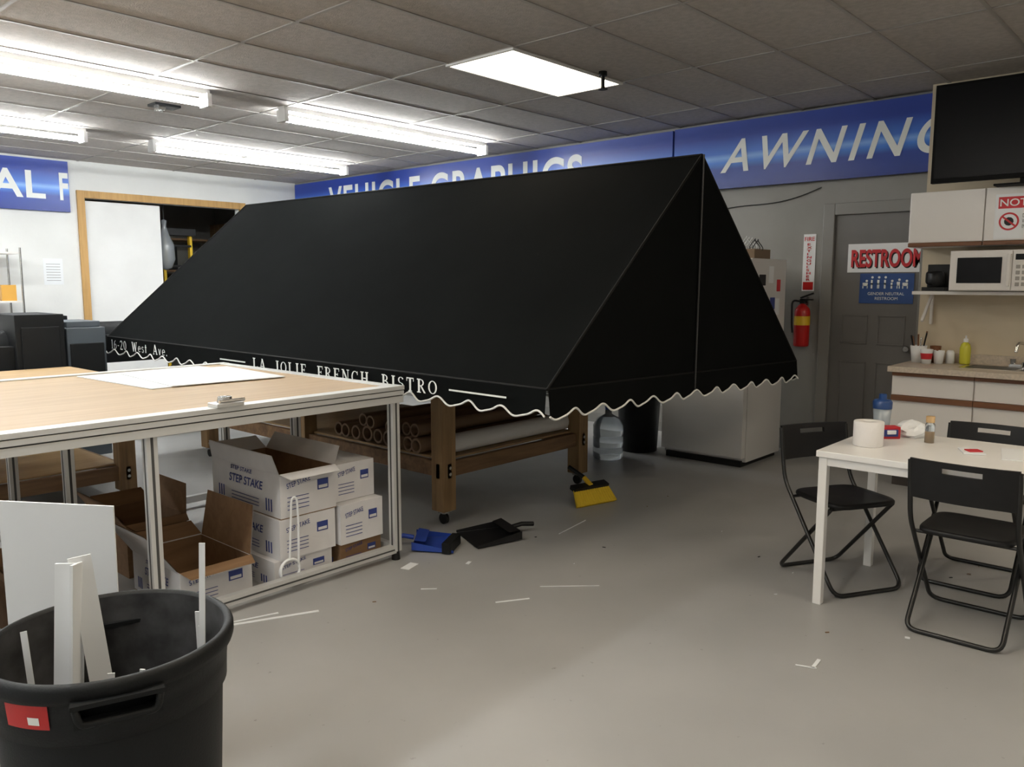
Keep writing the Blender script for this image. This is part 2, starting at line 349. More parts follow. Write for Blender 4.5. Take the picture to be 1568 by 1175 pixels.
for ya,yb in ((3.08,2.67),(5.49,5.14)):
    b.obox((tx,(ya+yb)/2,zt((ya+yb)/2)-.060),(.002,abs(ya-yb),.009),Matrix.Rotation(.006,3,'X'),TEXTW)
for y in (Y0+.03,4.1,5.8,Y1-.03):
    z=zt(y)-.03
    b.cyl((X0+.04,y,z),(Xr,y,z+1.22),.012,.012,ALU,n=8); b.cyl((Xr,y,z+1.22),(X1-.04,y,z-.07),.012,.012,ALU,n=8); b.cyl((X0+.04,y,z),(X1-.04,y,z-.07),.012,.012,ALU,n=8)
b.done('canopy_awning')
# ------------------------------------------------------------------ pine benches
def bench(x0,x1,ys,top,name,zr=.30):
    b=B(); w=.11
    for y in ys:
        for xx in (x0,x1-w):
            b.box(xx,xx+w,y,y+w,.09,top-.1,PINE)
            for zz in (zr+.03,zr+.07): b.cyl((xx+w/2,y,zz),(xx+w/2,y-.008,zz),.012,.012,STEEL,n=6)
            b.cyl((xx+w/2-.012,y+w/2,.035),(xx+w/2+.012,y+w/2,.035),.035,.035,BLK,n=18); b.box(xx+w/2-.03,xx+w/2+.03,y+w/2-.03,y+w/2+.03,.07,.09,STEEL)
    ya,yb=ys[0],ys[-1]+w
    for y in (ya+.03,yb-.08): b.box(x0,x1,y,y+.04,zr,zr+.1,PINEH); b.box(x0,x1,y,y+.04,top-.12,top-.03,PINEH)
    for xx in (x0+.035,x1-.075): b.box(xx,xx+.04,ya,yb,zr,zr+.1,PINEH)
    b.box(x0-.05,x1+.05,ya-.05,yb+.05,top-.03,top,TAN)
    b.box(x0+.08,x1-.08,ya+.08,yb-.08,zr+.1,zr+.115,TAN)
    b.done(name,bevel=.004)
bench(3.36,4.86,[3.6,5.1,6.6],.93,'wooden_work_bench')
bench(.4,2.35,[5.65,6.75],.86,'wooden_work_bench',zr=.16)
b=B()
def roll(y,z,r,x0,x1,m,core=True):
    n=24
    b.cyl((x0,y,z),(x1,y,z),r,r,m,n=n,caps=False); ri=r*.72 if core else r*.3
    for xx in (x0,x1):
        vs=[(xx,y+rr*math.cos(2*math.pi*k/n),z+rr*math.sin(2*math.pi*k/n)) for rr in (r,ri) for k in range(n)]
        b.add(vs,[(k,(k+1)%n,n+(k+1)%n,n+k) for k in range(n)],m)
    b.cyl((x0+.002,y,z),(x1-.002,y,z),ri,ri,TUBEB if core else m,n=n,caps=False)
roll(3.76,.48,.062,3.50,4.80,mat('white_vinyl_roll',(.72,.71,.70),.5),False)
for k,(y,z,r) in enumerate([(3.89,.475,.05),(4.0,.47,.05),(4.11,.47,.05),(4.22,.475,.055),(4.34,.475,.05),(3.94,.565,.045),(4.05,.56,.045),(4.17,.562,.045),(4.45,.48,.055),(4.57,.475,.05),(4.69,.475,.05),(4.39,.57,.045),(4.51,.57,.045),(4.81,.47,.05)]):
    roll(y,z,r,3.38+random.random()*.08,4.7,TUBEB)
b.done('vinyl_rolls')
# ------------------------------------------------------------------ cutting table
b=B(); tx0,tx1,ty0,ty1,tz=-.6,2.82,3.33,5.25,.97
def post(xx,yy,z0,z1):
    b.box(xx-.024,xx+.024,yy-.024,yy+.024,z0,z1,ALU)
    b.box(xx-.006,xx+.006,yy-.0255,yy-.023,z0,z1,ALUD); b.box(xx-.0255,xx-.023,yy-.006,yy+.006,z0,z1,ALUD); b.box(xx+.023,xx+.0255,yy-.006,yy+.006,z0,z1,ALUD)
for xx in (-.55,1.46,2.78):
    for yy in (3.37,4.32,5.2): post(xx,yy,0.05,.88); b.cyl((xx,yy,0),(xx,yy,.05),.025,.02,BLK,n=14)
b.box(tx0+.06,tx1-.06,ty0+.06,ty1-.02,.935,.965,TAN)
for (ya,yb) in ((ty0,ty0+.07),(ty1-.07,ty1)):
    b.box(tx0,tx1,ya,yb,.88,.915,ALU); b.box(tx0,tx1,ya+.004,yb-.004,.915,.922,ALUD); b.box(tx0,tx1,ya-.006,yb,.922,.945,ALU); b.box(tx0,tx1,ya+.004,yb-.02,.945,.95,ALUD); b.box(tx0,tx1,ya-.01,yb,.95,.972,ALU)
for xa in (tx0,tx1-.07):
    b.box(xa,xa+.07,ty0+.07,ty1-.07,.88,.92,ALU); b.box(xa+.003,xa+.067,ty0+.07,ty1-.07,.92,.928,ALUD); b.box(xa,xa+.07,ty0+.07,ty1-.07,.928,.97,ALU)
b.box(tx0+.05,tx1-.05,3.35,3.39,.04,.085,ALU); b.box(tx0+.05,tx1-.05,3.347,3.352,.058,.066,ALUD)
b.box(tx0+.05,tx1-.05,5.18,5.22,.04,.085,ALU)
for xx in (-.55,2.78): b.box(xx-.02,xx+.02,3.4,5.18,.04,.085,ALU)
b.done('cutting_table',bevel=.002)
b=B(); b.box(1.74,1.87,3.31,3.40,.9725,.99,ALU); b.cyl((1.80,3.355,.99),(1.80,3.355,1.015),.035,.03,STEEL); b.cyl((1.75,3.31,1.0),(1.87,3.31,1.0),.008,.008,STEEL); b.done('rail_clamp',bevel=.003)
b=B(); b.obox((2.22,4.68,.968),(.78,.90,.004),Matrix.Rotation(.05,3,'Z'),PAPER); b.obox((2.32,4.58,.973),(.66,.80,.004),Matrix.Rotation(-.08,3,'Z'),PAPER); b.done('white_vinyl_sheets')
# ------------------------------------------------------------------ cartons
def carton(x0,x1,y0,y1,z0,z1,openp=False,m=BOXW,label=True,fl=.13,inner=None,fa=(.5,.35)):
    b=B(); t=.004; inner=inner or m
    if not openp: b.box(x0,x1,y0,y1,z0,z1,m); b.box((x0+x1)/2-.025,(x0+x1)/2+.025,y0-.0008,y1,z1,z1+.0008,m)
    else:
        b.box(x0,x1,y0,y1,z0,z0+t,CARD)
        for (a0,a1,c0,c1) in ((x0,x0+t,y0,y1),(x1-t,x1,y0,y1),(x0+t,x1-t,y0,y0+t),(x0+t,x1-t,y1-t,y1)): b.box(a0,a1,c0,c1,z0+t,z1,m)
        for (a0,a1,c0,c1) in ((x0+t,x0+t+.001,y0+t,y1-t),(x1-t-.001,x1-t,y0+t,y1-t),(x0+t,x1-t,y0+t,y0+t+.001),(x0+t,x1-t,y1-t-.001,y1-t)): b.box(a0,a1,c0,c1,z0+t,z1-.002,CARD)
        hy=(y1-y0)*.49; cy=(y0+y1)/2
        for cx,sg,an in ((x0,-1,fa[0]),(x1,1,fa[1])):
            d=Vector((sg*math.sin(an),0,math.cos(an))); p=Vector((cx,cy,z1)); q=p+d*fl; nv=Vector((0,1,0)); nd=Vector((sg*math.cos(an),0,-math.sin(an)))*.0025
            Q=[p-nv*hy,p+nv*hy,q+nv*(hy-.02),q-nv*(hy-.02)]
            b.add([k+nd for k in Q],[(0,1,2,3)],m); b.add([k-nd for k in Q],[(0,1,2,3)],inner)
        for (cyy,sg) in ((y0,-1),(y1,1)):
            p0=Vector((x0,cyy,z1));p1=Vector((x1,cyy,z1)); e=Vector((0,sg*.07,-.02 if sg<0 else .06)); Q=[p0,p1,p1+e-Vector((.02,0,0)),p0+e+Vector((.02,0,0))]
            b.add(Q,[(0,1,2,3)],m); b.add([k+Vector((0,0,.003)) for k in Q],[(0,1,2,3)],inner)
    if label:
        w=x1-x0;h=z1-z0;L=y1-y0
        b.text('STEP STAKE',(x0+w*.12,y0-.002,z0+h*.66),(0.985,0,.17),(-.17,0,.985),w*.42,h*.12,BLUET,offset=.01)
        b.box(x0+w*.66,x0+w*.86,y0-.0015,y0,z0+h*.5,z0+h*.74,BLUET); b.box(x0+w*.68,x0+w*.84,y0-.0025,y0,z0+h*.53,z0+h*.6,BOXW)
        for k in range(4): b.box(x0+w*.12,x0+w*.5,y0-.0015,y0,z0+h*(.18+.09*k),z0+h*(.195+.09*k),BLUET)
        b.text('STEP STAKE',(x0-.002,y1-L*.27,z0+h*.55),(0,-1,0),ZU,L*.5,h*.20,BLUET,shear=.2,offset=.02)
        b.text('STEP STAKE',(x0-.002,y1-L*.30,z0+h*.85),(0,-1,0),ZU,L*.32,h*.10,BLUET,shear=.2,offset=.02)
        for k in (0,1):
            for j in range(3): b.box(x0-.0015,x0,y1-L*(.10+.035*j)-k*L*.7,y1-L*(.115+.035*j)-k*L*.7,z0+h*.12,z0+h*.40,BLUET)
        for k in range(3): b.box(x0-.0015,x0,y1-L*.7,y1-L*.3,z0+h*(.15+.08*k),z0+h*(.165+.08*k),BLUET)
    return b.done('cardboard_box')
carton(2.08,2.42,3.46,4.1,0,.14); carton(2.47,2.74,3.45,4.05,0,.14,m=CARD)
carton(2.11,2.44,3.45,4.1,.142,.35); carton(2.46,2.74,3.43,4.08,.142,.355)
carton(2.12,2.45,3.45,4.12,.352,.58,openp=True,fl=.10,fa=(.25,.5)); carton(2.47,2.74,3.5,4.1,.357,.56)
carton(1.62,1.98,3.5,4.0,0,.20,openp=True,fl=.24,inner=CARD,fa=(.6,.15)); carton(1.02,1.36,3.62,4.1,0,.24,openp=True,m=CARD,label=False,fl=.14)
carton(.2,.8,3.7,4.15,0,.3,m=CARD,label=False); carton(1.66,1.98,4.16,4.6,0,.28,m=CARD,label=False,openp=True,fl=.16,fa=(.6,.1))
b=B()
pts=[]
for i in range(60):
    a=i/60*2*math.pi*2; pts.append((2.14+.055*math.cos(a),3.415+.004*math.sin(a*1.5),.10+.055*math.sin(a)))
b.tube(pts,.007,PAPER,n=6); b.tube(rounded([(2.19,3.415,.1),(2.2,3.42,.35),(2.2,3.43,.46),(2.17,3.43,.46),(2.15,3.415,.3),(2.14,3.415,.15)],.03),.006,PAPER,n=6); b.done('strapping_band')
# ------------------------------------------------------------------ trash can + scraps
b=B(); C=(.728,1.95,0)
b.lathe(C,[(.0,.0),(.215,.0),(.222,.02),(.247,.54),(.247,.545),(.257,.55),(.259,.60),(.263,.645),(.274,.65),(.278,.662),(.278,.68),(.272,.69),(.262,.692),(.256,.685)],BLKR,n=72)
b.lathe(C,[(.256,.685),(.252,.64),(.24,.5),(.212,.03),(.0,.03)],INN,n=72)
for ang in (math.atan2(-1.95,-.728)+.02, math.atan2(-1.95,-.728)+.02+math.pi):
    R=Matrix.Rotation(ang,3,'Z')
    def L(x,y,z): return Vector(C)+R@Vector((x,y,z))
    b.tube(rounded([L(.262,-.085,.650),L(.288,-.08,.645),L(.288,-.075,.615),L(.288,.075,.615),L(.288,.08,.645),L(.262,.085,.650)],.015,4),.008,BLKR,n=8)
    b.obox(L(.262,0,.612),(.05,.17,.010),R,BLKR); b.obox(L(.276,0,.655),(.03,.18,.01),R,BLKR)
    for s_ in (-.08,.08): b.obox(L(.27,s_,.635),(.04,.01,.045),R,BLKR)
a0=math.atan2(-1.95,-.728)-.62; n=10; vs=[]
for z,r in ((.59,.2605),(.645,.2655)):
    for k in range(n+1):
        a=a0-.28+.40*k/n; vs.append((C[0]+r*math.cos(a),C[1]+r*math.sin(a),z))
b.add(vs,[(k,k+1,n+2+k,n+1+k) for k in range(n)],RED,True)
vs=[]
for z,r in ((.600,.2620),(.618,.2640)):
    for k in range(n+1):
        a=a0-.06+.10*k/n; vs.append((C[0]+r*math.cos(a),C[1]+r*math.sin(a),z))
b.add(vs,[(k,k+1,n+2+k,n+1+k) for k in range(n)],TEXTW,True)
b.done('trash_can')
rt=Vector((.669,-.743,0)); fw=Vector((.743,.669,0))
def W(r,f_,z): 
    p=Vector((C[0],C[1],0))+rt*r+fw*f_; return Vector((p.x,p.y,z))
b=B()
def strip3(p,q,w,t,m,tw=0.):
    p=Vector(p);q=Vector(q); d=(q-p); L_=d.length; d.normalize(); a=rt-d*rt.dot(d); a.normalize(); c=d.cross(a)
    R=Matrix((a,c,d)).transposed()@Matrix.Rotation(tw,3,'Z'); b.obox((p+q)/2,(w,t,L_),R,m)
strip3(W(-.10,-.10,.06),W(-.095,.0,.86),.05,.008,PAPER,.1)
strip3(W(.06,-.06,.06),W(-.075,.02,.87),.05,.008,PAPER,.5)
strip3(W(-.07,-.10,.06),W(-.07,.0,.86),.008,.05,PAPER)
strip3(W(.20,-.02,.06),W(.205,.06,.89),.014,.004,PAPER)
strip3(W(.15,.08,.06),W(.175,.10,.66),.012,.004,PAPER); strip3(W(.12,.06,.06),W(.19,.07,.65),.01,.004,PAPER); strip3(W(.17,.12,.06),W(.16,.12,.69),.01,.004,PAPER)
strip3(W(.05,-.05,.06),W(.085,-.03,.61),.012,.004,PAPER); strip3(W(0,-.1,.06),W(.01,-.03,.60),.016,.004,PAPER,.4)
strip3(W(-.1,-.1,.06),W(-.21,.0,.69),.014,.004,PAPER,.3); strip3(W(.03,-.12,.06),W(.03,-.04,.58),.02,.004,PAPER,.8)
b.done('foam_board_scraps')
b=B(); strip3(W(-.355,.42,.0),W(-.31,.345,.91),.32,.006,PAPER); b.done('foam_board_panel')
# ------------------------------------------------------------------ plotters
def plotter(x0,x1,y0,y1,name,body,cap,h=1.22,cw=.32):
    b=B()
    for xx in (x0+.15,x1-.25):
        b.box(xx,xx+.08,y0+.1,y1-.1,.1,.75,body); b.box(xx-.02,xx+.1,y0-.05,y1+.05,.05,.1,body)
        for yy in (y0,y1): b.cyl((xx,yy,.03),(xx+.05,yy,.03),.03,.03,BLK,n=14)
    b.box(x0+.2,x1-.2,y0+.05,y1-.05,.75,1.02,body)
    b.cyl((x0+.2,(y0+y1)/2,1.0),(x1-.2,(y0+y1)/2,1.0),.14,.14,body,n=28)
    b.box(x0,x0+cw,y0,y1,.72,h,cap); b.box(x1-cw,x1,y0,y1,.72,h,cap)
    b.box(x0+.03,x0+.29,y0-.012,y0,.8,h-.1,BLKR); b.box(x0+.06,x0+.22,y0-.02,y0-.01,1.0,1.1,SCREEN)
    b.box(x1-cw+.04,x1-.04,y0-.012,y0,.8,h-.1,BLKR)
    b.cyl((x0+.3,y0+.12,.5),(x1-.3,y0+.12,.5),.06,.06,PAPER,n=20)
    return b.done(name,bevel=.04,seg=4)
plotter(2.5,4.8,8.1,8.75,'large_format_printer',BLKR,BLKR)
plotter(.5,2.46,7.15,7.75,'large_format_printer',BLKR,BLKR,h=1.27,cw=.36)
b=B(); b.box(2.49,2.80,7.2,7.75,.05,1.15,GREYP); b.box(2.51,2.78,7.185,7.2,.5,1.02,BLKR); b.box(2.51,2.78,7.25,7.7,1.15,1.2,GREYP); b.done('printer_cabinet',bevel=.03,seg=4)
b=B()
for xx in (2.2,3.15):
    for yy in (10.35,10.8): b.cyl((xx,yy,0),(xx,yy,1.92),.012,.012,STEEL,n=8)
for z in (.3,.8,1.3,1.85):
    b.box(2.2,3.15,10.35,10.8,z,z+.02,LAM)
for i in range(9):
    xx=2.25+.1*i; z=random.choice((.32,.82,1.32)); b.box(xx,xx+.09,10.45,10.65,z,z+.1+.2*random.random(),random.choice((CARD,BOXW,AMBER,BLUEC)))
b.box(2.95,3.1,10.4,10.6,1.32,1.50,AMBER); b.done('wire_shelving_unit')
b=B(); b.box(3.56,3.78,YW-.003,YW-.001,1.5,1.82,PAPER)
for k in range(7): b.box(3.59,3.75,YW-.0045,YW-.003,1.55+k*.033,1.557+k*.033,mat('grey_ink',(.35,.35,.35),.6))
b.done('wall_notice')
# ------------------------------------------------------------------ restroom door
b=B(); dy0,dy1=1.96,2.66
b.box(XW-.02,XW-.002,dy0,dy1,.005,2.10,DOORG)
for (a,c) in ((2.05,2.27),(2.35,2.57)):
    for (z0,z1) in ((.2,.85),(1.0,1.25)):
        b.box(XW-.028,XW-.02,a,a+.012,z0,z1,DOORG); b.box(XW-.028,XW-.02,c-.012,c,z0,z1,DOORG); b.box(XW-.028,XW-.02,a,c,z0,z0+.012,DOORG); b.box(XW-.028,XW-.02,a,c,z1-.012,z1,DOORG)
b.cyl((XW-.02,2.02,.98),(XW-.07,2.02,.98),.014,.014,STEEL); b.cyl((XW-.07,2.02,.98),(XW-.085,2.02,.98),.028,.022,STEEL)
b.done('door_2',bevel=.003)
b=B()
b.box(XW-.05,XW,dy1,dy1+.10,0,2.2,FRAMEG); b.box(XW-.05,XW,dy0-.06,dy0,0,2.2,FRAMEG); b.box(XW-.05,XW,dy0,dy1,2.10,2.2,FRAMEG); b.done('trim_3',bevel=.006)
b=B(); b.box(XW-.026,XW-.023,1.96,2.54,1.61,1.85,PAPER)
b.text('RESTROOM',(XW-.0272,2.50,1.642),(0,-1,0),ZU,.57,.15,BLK,offset=.03); b.text('RESTROOM',(XW-.0282,2.51,1.652),(0,-1,0),ZU,.57,.15,REDT,offset=.03); b.done('restroom_sign')
b=B(); b.box(XW-.026,XW-.023,2.0,2.43,1.35,1.60,mat('sign_blue',(.03,.08,.26),.4))
b.text('GENDER NEUTRAL',(XW-.028,2.36,1.42),(0,-1,0),ZU,.29,.024,TEXTW); b.text('RESTROOM',(XW-.028,2.30,1.38),(0,-1,0),ZU,.18,.024,TEXTW)
for k,(w,h) in enumerate(((.06,.06),(.02,.09),(.025,.09),(.02,.09),(.02,.06),(.035,.07),(.06,.06))):
    y=2.385-k*.053; 
    b.box(XW-.0275,XW-.026,y-w*.35,y+w*.35,1.475+h*.35,1.475+h*.8,TEXTW); b.cyl((XW-.026,y-w*.2,1.478+h),(XW-.0275,y-w*.2,1.478+h),.010,.010,TEXTW,n=12)
    b.box(XW-.0275,XW-.026,y-w*.35,y-w*.35+.007,1.475,1.475+h*.5,TEXTW); b.box(XW-.0275,XW-.026,y+w*.35-.007,y+w*.35,1.475,1.475+h*.5,TEXTW)
b.done('gender_neutral_sign')
b=B(); b.box(XW-.006,XW-.002,2.83,2.94,1.45,1.95,PAPER); b.box(XW-.008,XW-.006,2.84,2.93,1.46,1.53,RED)
b.text('\n'.join('EXTINGUISHER'),(XW-.009,2.91,1.54),(0,-1,0),ZU,.05,.33,REDT,offset=.03)
b.text('FIRE',(XW-.009,2.93,1.89),(0,-1,0),ZU,.09,.035,REDT,offset=.01); b.done('fire_extinguisher_sign')
b=B(); c=(XW-.09,2.89,.96)
b.lathe(c,[(0,0),(.055,0),(.066,.01),(.067,.30),(.06,.335),(.035,.365),(.02,.375),(.02,.39),(0,.39)],RED,n=30)
b.lathe(c,[(.0685,.19),(.0685,.27)],YEL,n=30); b.box(c[0]-.02,c[0]+.02,c[1]-.02,c[1]+.02,1.34,1.38,BLK)
b.obox((c[0]-.01,c[1]-.04,1.41),(.02,.12,.014),Matrix.Rotation(-.35,3,'X'),BLK); b.obox((c[0]-.01,c[1]-.04,1.375),(.02,.11,.012),Matrix.Rotation(0,3,'X'),BLK)
b.tube(rounded([(c[0]-.01,c[1]+.02,1.36),(c[0]-.02,c[1]+.09,1.37),(c[0]-.02,c[1]+.085,1.15),(c[0]-.02,c[1]+.075,1.08)],.05),.009,BLK,n=8)
b.box(XW-.03,XW-.002,2.87,2.91,1.2,1.4,STEEL); b.done('fire_extinguisher')
b=B(); b.tube([(XW-.012,4.1-1.3*t,2.10+.26*t+.04*math.sin(t*6)) for t in [i/20 for i in range(21)]],.004,BLK,n=6); b.done('wall_cable')
# ------------------------------------------------------------------ fridge
b=B(); b.box(6.17,6.82,2.95,3.72,.04,1.72,FRID)
b.box(6.10,6.165,2.955,3.715,.08,1.16,FRID); b.box(6.10,6.165,2.955,3.715,1.175,1.715,FRID); b.box(6.14,6.8,2.98,3.69,0.,.05,BLK)
b.box(6.06,6.10,3.62,3.66,.75,1.12,FRID); b.box(6.06,6.10,3.62,3.66,1.2,1.5,FRID)
MAG=[(6.3,1.5,.12,.09,BLK),(6.48,1.52,.09,.14,PAPER),(6.33,1.32,.1,.14,PAPER),(6.52,1.3,.09,.1,BLUET),(6.64,1.45,.07,.1,REDT),(6.42,1.16,.08,.1,PAPER),(6.62,1.25,.08,.14,PAPER)]
for (x,z,w,h,m) in MAG: b.box(x,x+w,2.947,2.95,z,z+h,m)
b.done('refrigerator',bevel=.012,seg=3)
b=B(); b.box(6.3,6.6,3.0,3.3,1.722,1.80,mat('basket_wicker',(.2,.14,.09),.8))
for k in range(5):
    cx_,cy_=6.4+.05*k,3.02+.05*k
    b.tube([(cx_+.07*math.cos(a),cy_+.02*math.sin(2*a),1.83+.05*math.sin(a)+.01*k) for a in [i/16*2*math.pi for i in range(16)]],.004,random.choice((BLK,PAPER)),n=5,closed=True)
b.done('cable_basket')
b=B(); b.lathe((6.2,4.02,0),[(0,0),(.17,0),(.2,.6),(.21,.62),(.21,.64),(.195,.64),(.19,.6),(.16,.02),(0,.02)],BLK,n=32)
b.lathe((6.2,4.02,0),[(.212,.50),(.214,.655),(.196,.66),(.188,.56)],mat('bin_liner',(.01,.01,.01),.2),n=32); b.done('trash_bin')
b=B(); b.lathe((5.72,4.02,0),[(0,0),(.12,0),(.133,.02),(.133,.09),(.126,.1),(.133,.11),(.133,.19),(.126,.2),(.133,.21),(.133,.29),(.1,.35),(.03,.39),(.027,.45),(0,.45)],GLASSP,n=30); b.lathe((5.72,4.02,0),[(.03,.43),(.03,.47),(0,.47)],BLUEC,n=20); b.done('water_jug')
# ------------------------------------------------------------------ kitchen
KX=6.93
b=B(); b.box(KX,XW,-3,1.895,0,H,BEIGE); b.done('wall_kitchen')
KB=KX-.004
b=B(); b.box(6.34,KB,-1.5,1.89,.1,.87,LAM); b.box(6.40,KB,-1.5,1.87,0,.1,mat('toe_kick',(.05,.04,.035),.6))
b.box(6.28,KB,-1.52,1.91,.87,.91,CTOP); b.box(KB-.02,KB,-1.52,1.91,.9,.98,CTOP)
yy=1.885
while yy>-1.3:
    y1=yy-.545
    b.box(6.32,6.34,y1+.006,yy-.006,.70,.84,LAM); b.box(6.32,6.34,y1+.006,yy-.006,.12,.655,LAM)
    b.box(6.305,6.34,y1+.002,yy-.002,.842,.866,OAK); b.box(6.305,6.34,y1+.002,yy-.002,.658,.697,OAK)
    yy=y1
b.box(6.50,6.86,.75,1.5,.905,.9115,STEEL); b.box(6.54,6.80,1.14,1.46,.912,.9122,ALUD); b.box(6.54,6.80,.79,1.11,.912,.9122,ALUD)
b.done('kitchen_base_cabinet',bevel=.002)
b=B(); b.cyl((6.83,1.13,.9125),(6.83,1.13,.95),.03,.024,CHROME); b.box(6.81,6.85,1.03,1.23,.9125,.93,CHROME)
b.tube(rounded([(6.83,1.13,.95),(6.83,1.13,1.08),(6.68,1.16,1.10),(6.66,1.165,1.03)],.05),.011,CHROME,n=10)
for d in (-.08,.08): b.cyl((6.83,1.13+d,.93),(6.83,1.13+d,.97),.018,.022,CHROME,n=14)
b.done('kitchen_faucet')
b=B(); b.box(6.63,KB,-1.0,1.92,1.79,2.19,LAM)
yy=1.915
while yy>-.9:
    y1=yy-.50; b.box(6.61,6.63,y1+.004,yy-.004,1.82,2.19,LAM); b.box(6.595,6.63,y1+.003,yy-.003,1.79,1.818,OAK); yy=y1
b.done('kitchen_wall_cabinet',bevel=.003)
b=B(); b.box(6.55,KB,-.2,1.85,1.435,1.46,LAM)
for y in (1.8,1.0): b.box(6.9,KB,y-.01,y+.01,1.2,1.435,LAM); b.obox((6.78,y,1.33),(.3,.02,.02),Matrix.Rotation(-.7,3,'Y'),LAM)
b.done('wall_shelf',bevel=.002)
b=B(); b.box(6.5,6.9,1.05,1.59,1.465,1.75,LAM); b.box(6.488,6.5,1.2,1.585,1.47,1.745,LAM); b.box(6.484,6.489,1.26,1.54,1.52,1.70,SCREEN)
b.box(6.488,6.5,1.055,1.195,1.47,1.745,LAM); b.box(6.484,6.489,1.07,1.18,1.68,1.72,SCREEN)
for i in range(3):
    for j in range(4): b.box(6.485,6.489,1.075+i*.037,1.10+i*.037,1.50+j*.04,1.525+j*.04,TBAR)
b.box(6.46,6.475,1.205,1.225,1.5,1.72,LAM); b.box(6.47,6.49,1.205,1.225,1.5,1.52,LAM); b.box(6.47,6.49,1.205,1.225,1.7,1.72,LAM)
b.done('microwave_oven',bevel=.008)
b=B(); b.box(6.6,6.8,1.64,1.80,1.462,1.49,BLK); b.box(6.74,6.8,1.64,1.80,1.49,1.66,BLK); b.lathe((6.67,1.72,1.49),[(0,0),(.05,0),(.06,.04),(.055,.1),(.04,.12),(0,.12)],BLK,n=20); b.tube(rounded([(6.62,1.74,1.6),(6.57,1.76,1.6),(6.57,1.76,1.52),(6.62,1.74,1.51)],.02),.007,BLK); b.done('coffee_maker',bevel=.003)
b=B(); b.box(6.606,6.609,1.0,1.35,1.83,2.14,PAPER); b.box(6.603,6.606,1.02,1.33,2.04,2.12,REDT); b.text('NOTICE',(6.602,1.32,2.055),(0,-1,0),ZU,.28,.05,TEXTW,offset=.01)
b.cyl((6.604,1.26,1.95),(6.606,1.26,1.95),.062,.062,REDT,n=28); b.cyl((6.603,1.26,1.95),(6.604,1.26,1.95),.050,.050,PAPER,n=28); b.cyl((6.602,1.26,1.95),(6.603,1.26,1.95),.03,.03,BLK,n=10); b.obox((6.6015,1.26,1.95),(.001,.115,.012),Matrix.Rotation(.7,3,'X'),REDT)
b.text('DO NOT\nWASH BRUSHES\nIN SINK',(6.602,1.18,1.90),(0,-1,0),ZU,.15,.1,BLK); b.done('notice_sign')
b=B(); b.box(6.52,6.57,.55,1.76,2.24,2.93,TVB); b.box(6.515,6.52,.57,1.74,2.27,2.91,SCREEN); b.box(6.5,6.62,.95,1.35,2.192,2.205,TVB); b.box(6.54,6.58,1.1,1.2,2.2,2.25,TVB); b.done('flat_screen_tv')
b=B(); b.lathe((6.80,1.52,.913),[(0,0),(.034,0),(.038,.01),(.038,.12),(.03,.15),(.013,.165),(.013,.175),(0,.175)],SOAP,n=26); b.lathe((6.80,1.52,.913),[(.016,.165),(.016,.19),(.006,.195),(.006,.215),(0,.215)],PAPER,n=22); b.done('dish_soap_bottle')
b=B(); b.lathe((6.74,1.83,.911),[(0,0),(.045,0),(.06,.13),(.056,.13),(.042,.01),(0,.01)],PAPER,n=24)
for k in range(6):
    a=k*1.1; b.cyl((6.74+.02*math.cos(a),1.83+.02*math.sin(a),.93),(6.74+.06*math.cos(a),1.83+.06*math.sin(a),1.10+.01*k),.005,.006,random.choice((STEEL,OAK,BLK)),n=6)
b.done('utensil_holder')
b=B()
b.lathe((6.66,1.75,.911),[(0,0),(.032,0),(.045,.11),(.042,.11),(.03,.005),(0,.005)],PAPER,n=24); b.lathe((6.66,1.75,.911),[(.0365,.035),(.0425,.08)],REDT,n=24)
b.lathe((6.72,1.68,.911),[(0,0),(.03,0),(.04,.1),(.037,.1),(.028,.005),(0,.005)],PAPER,n=24); b.lathe((6.78,1.72,.911),[(0,0),(.03,0),(.04,.13),(.037,.13),(.028,.005),(0,.005)],OAK,n=24); b.done('drinking_cups')
b=B(); b.lathe((6.8,1.62,.911),[(0,0),(.03,0),(.03,.08),(.02,.1),(0,.1)],PAPER,n=20); b.done('small_jar')
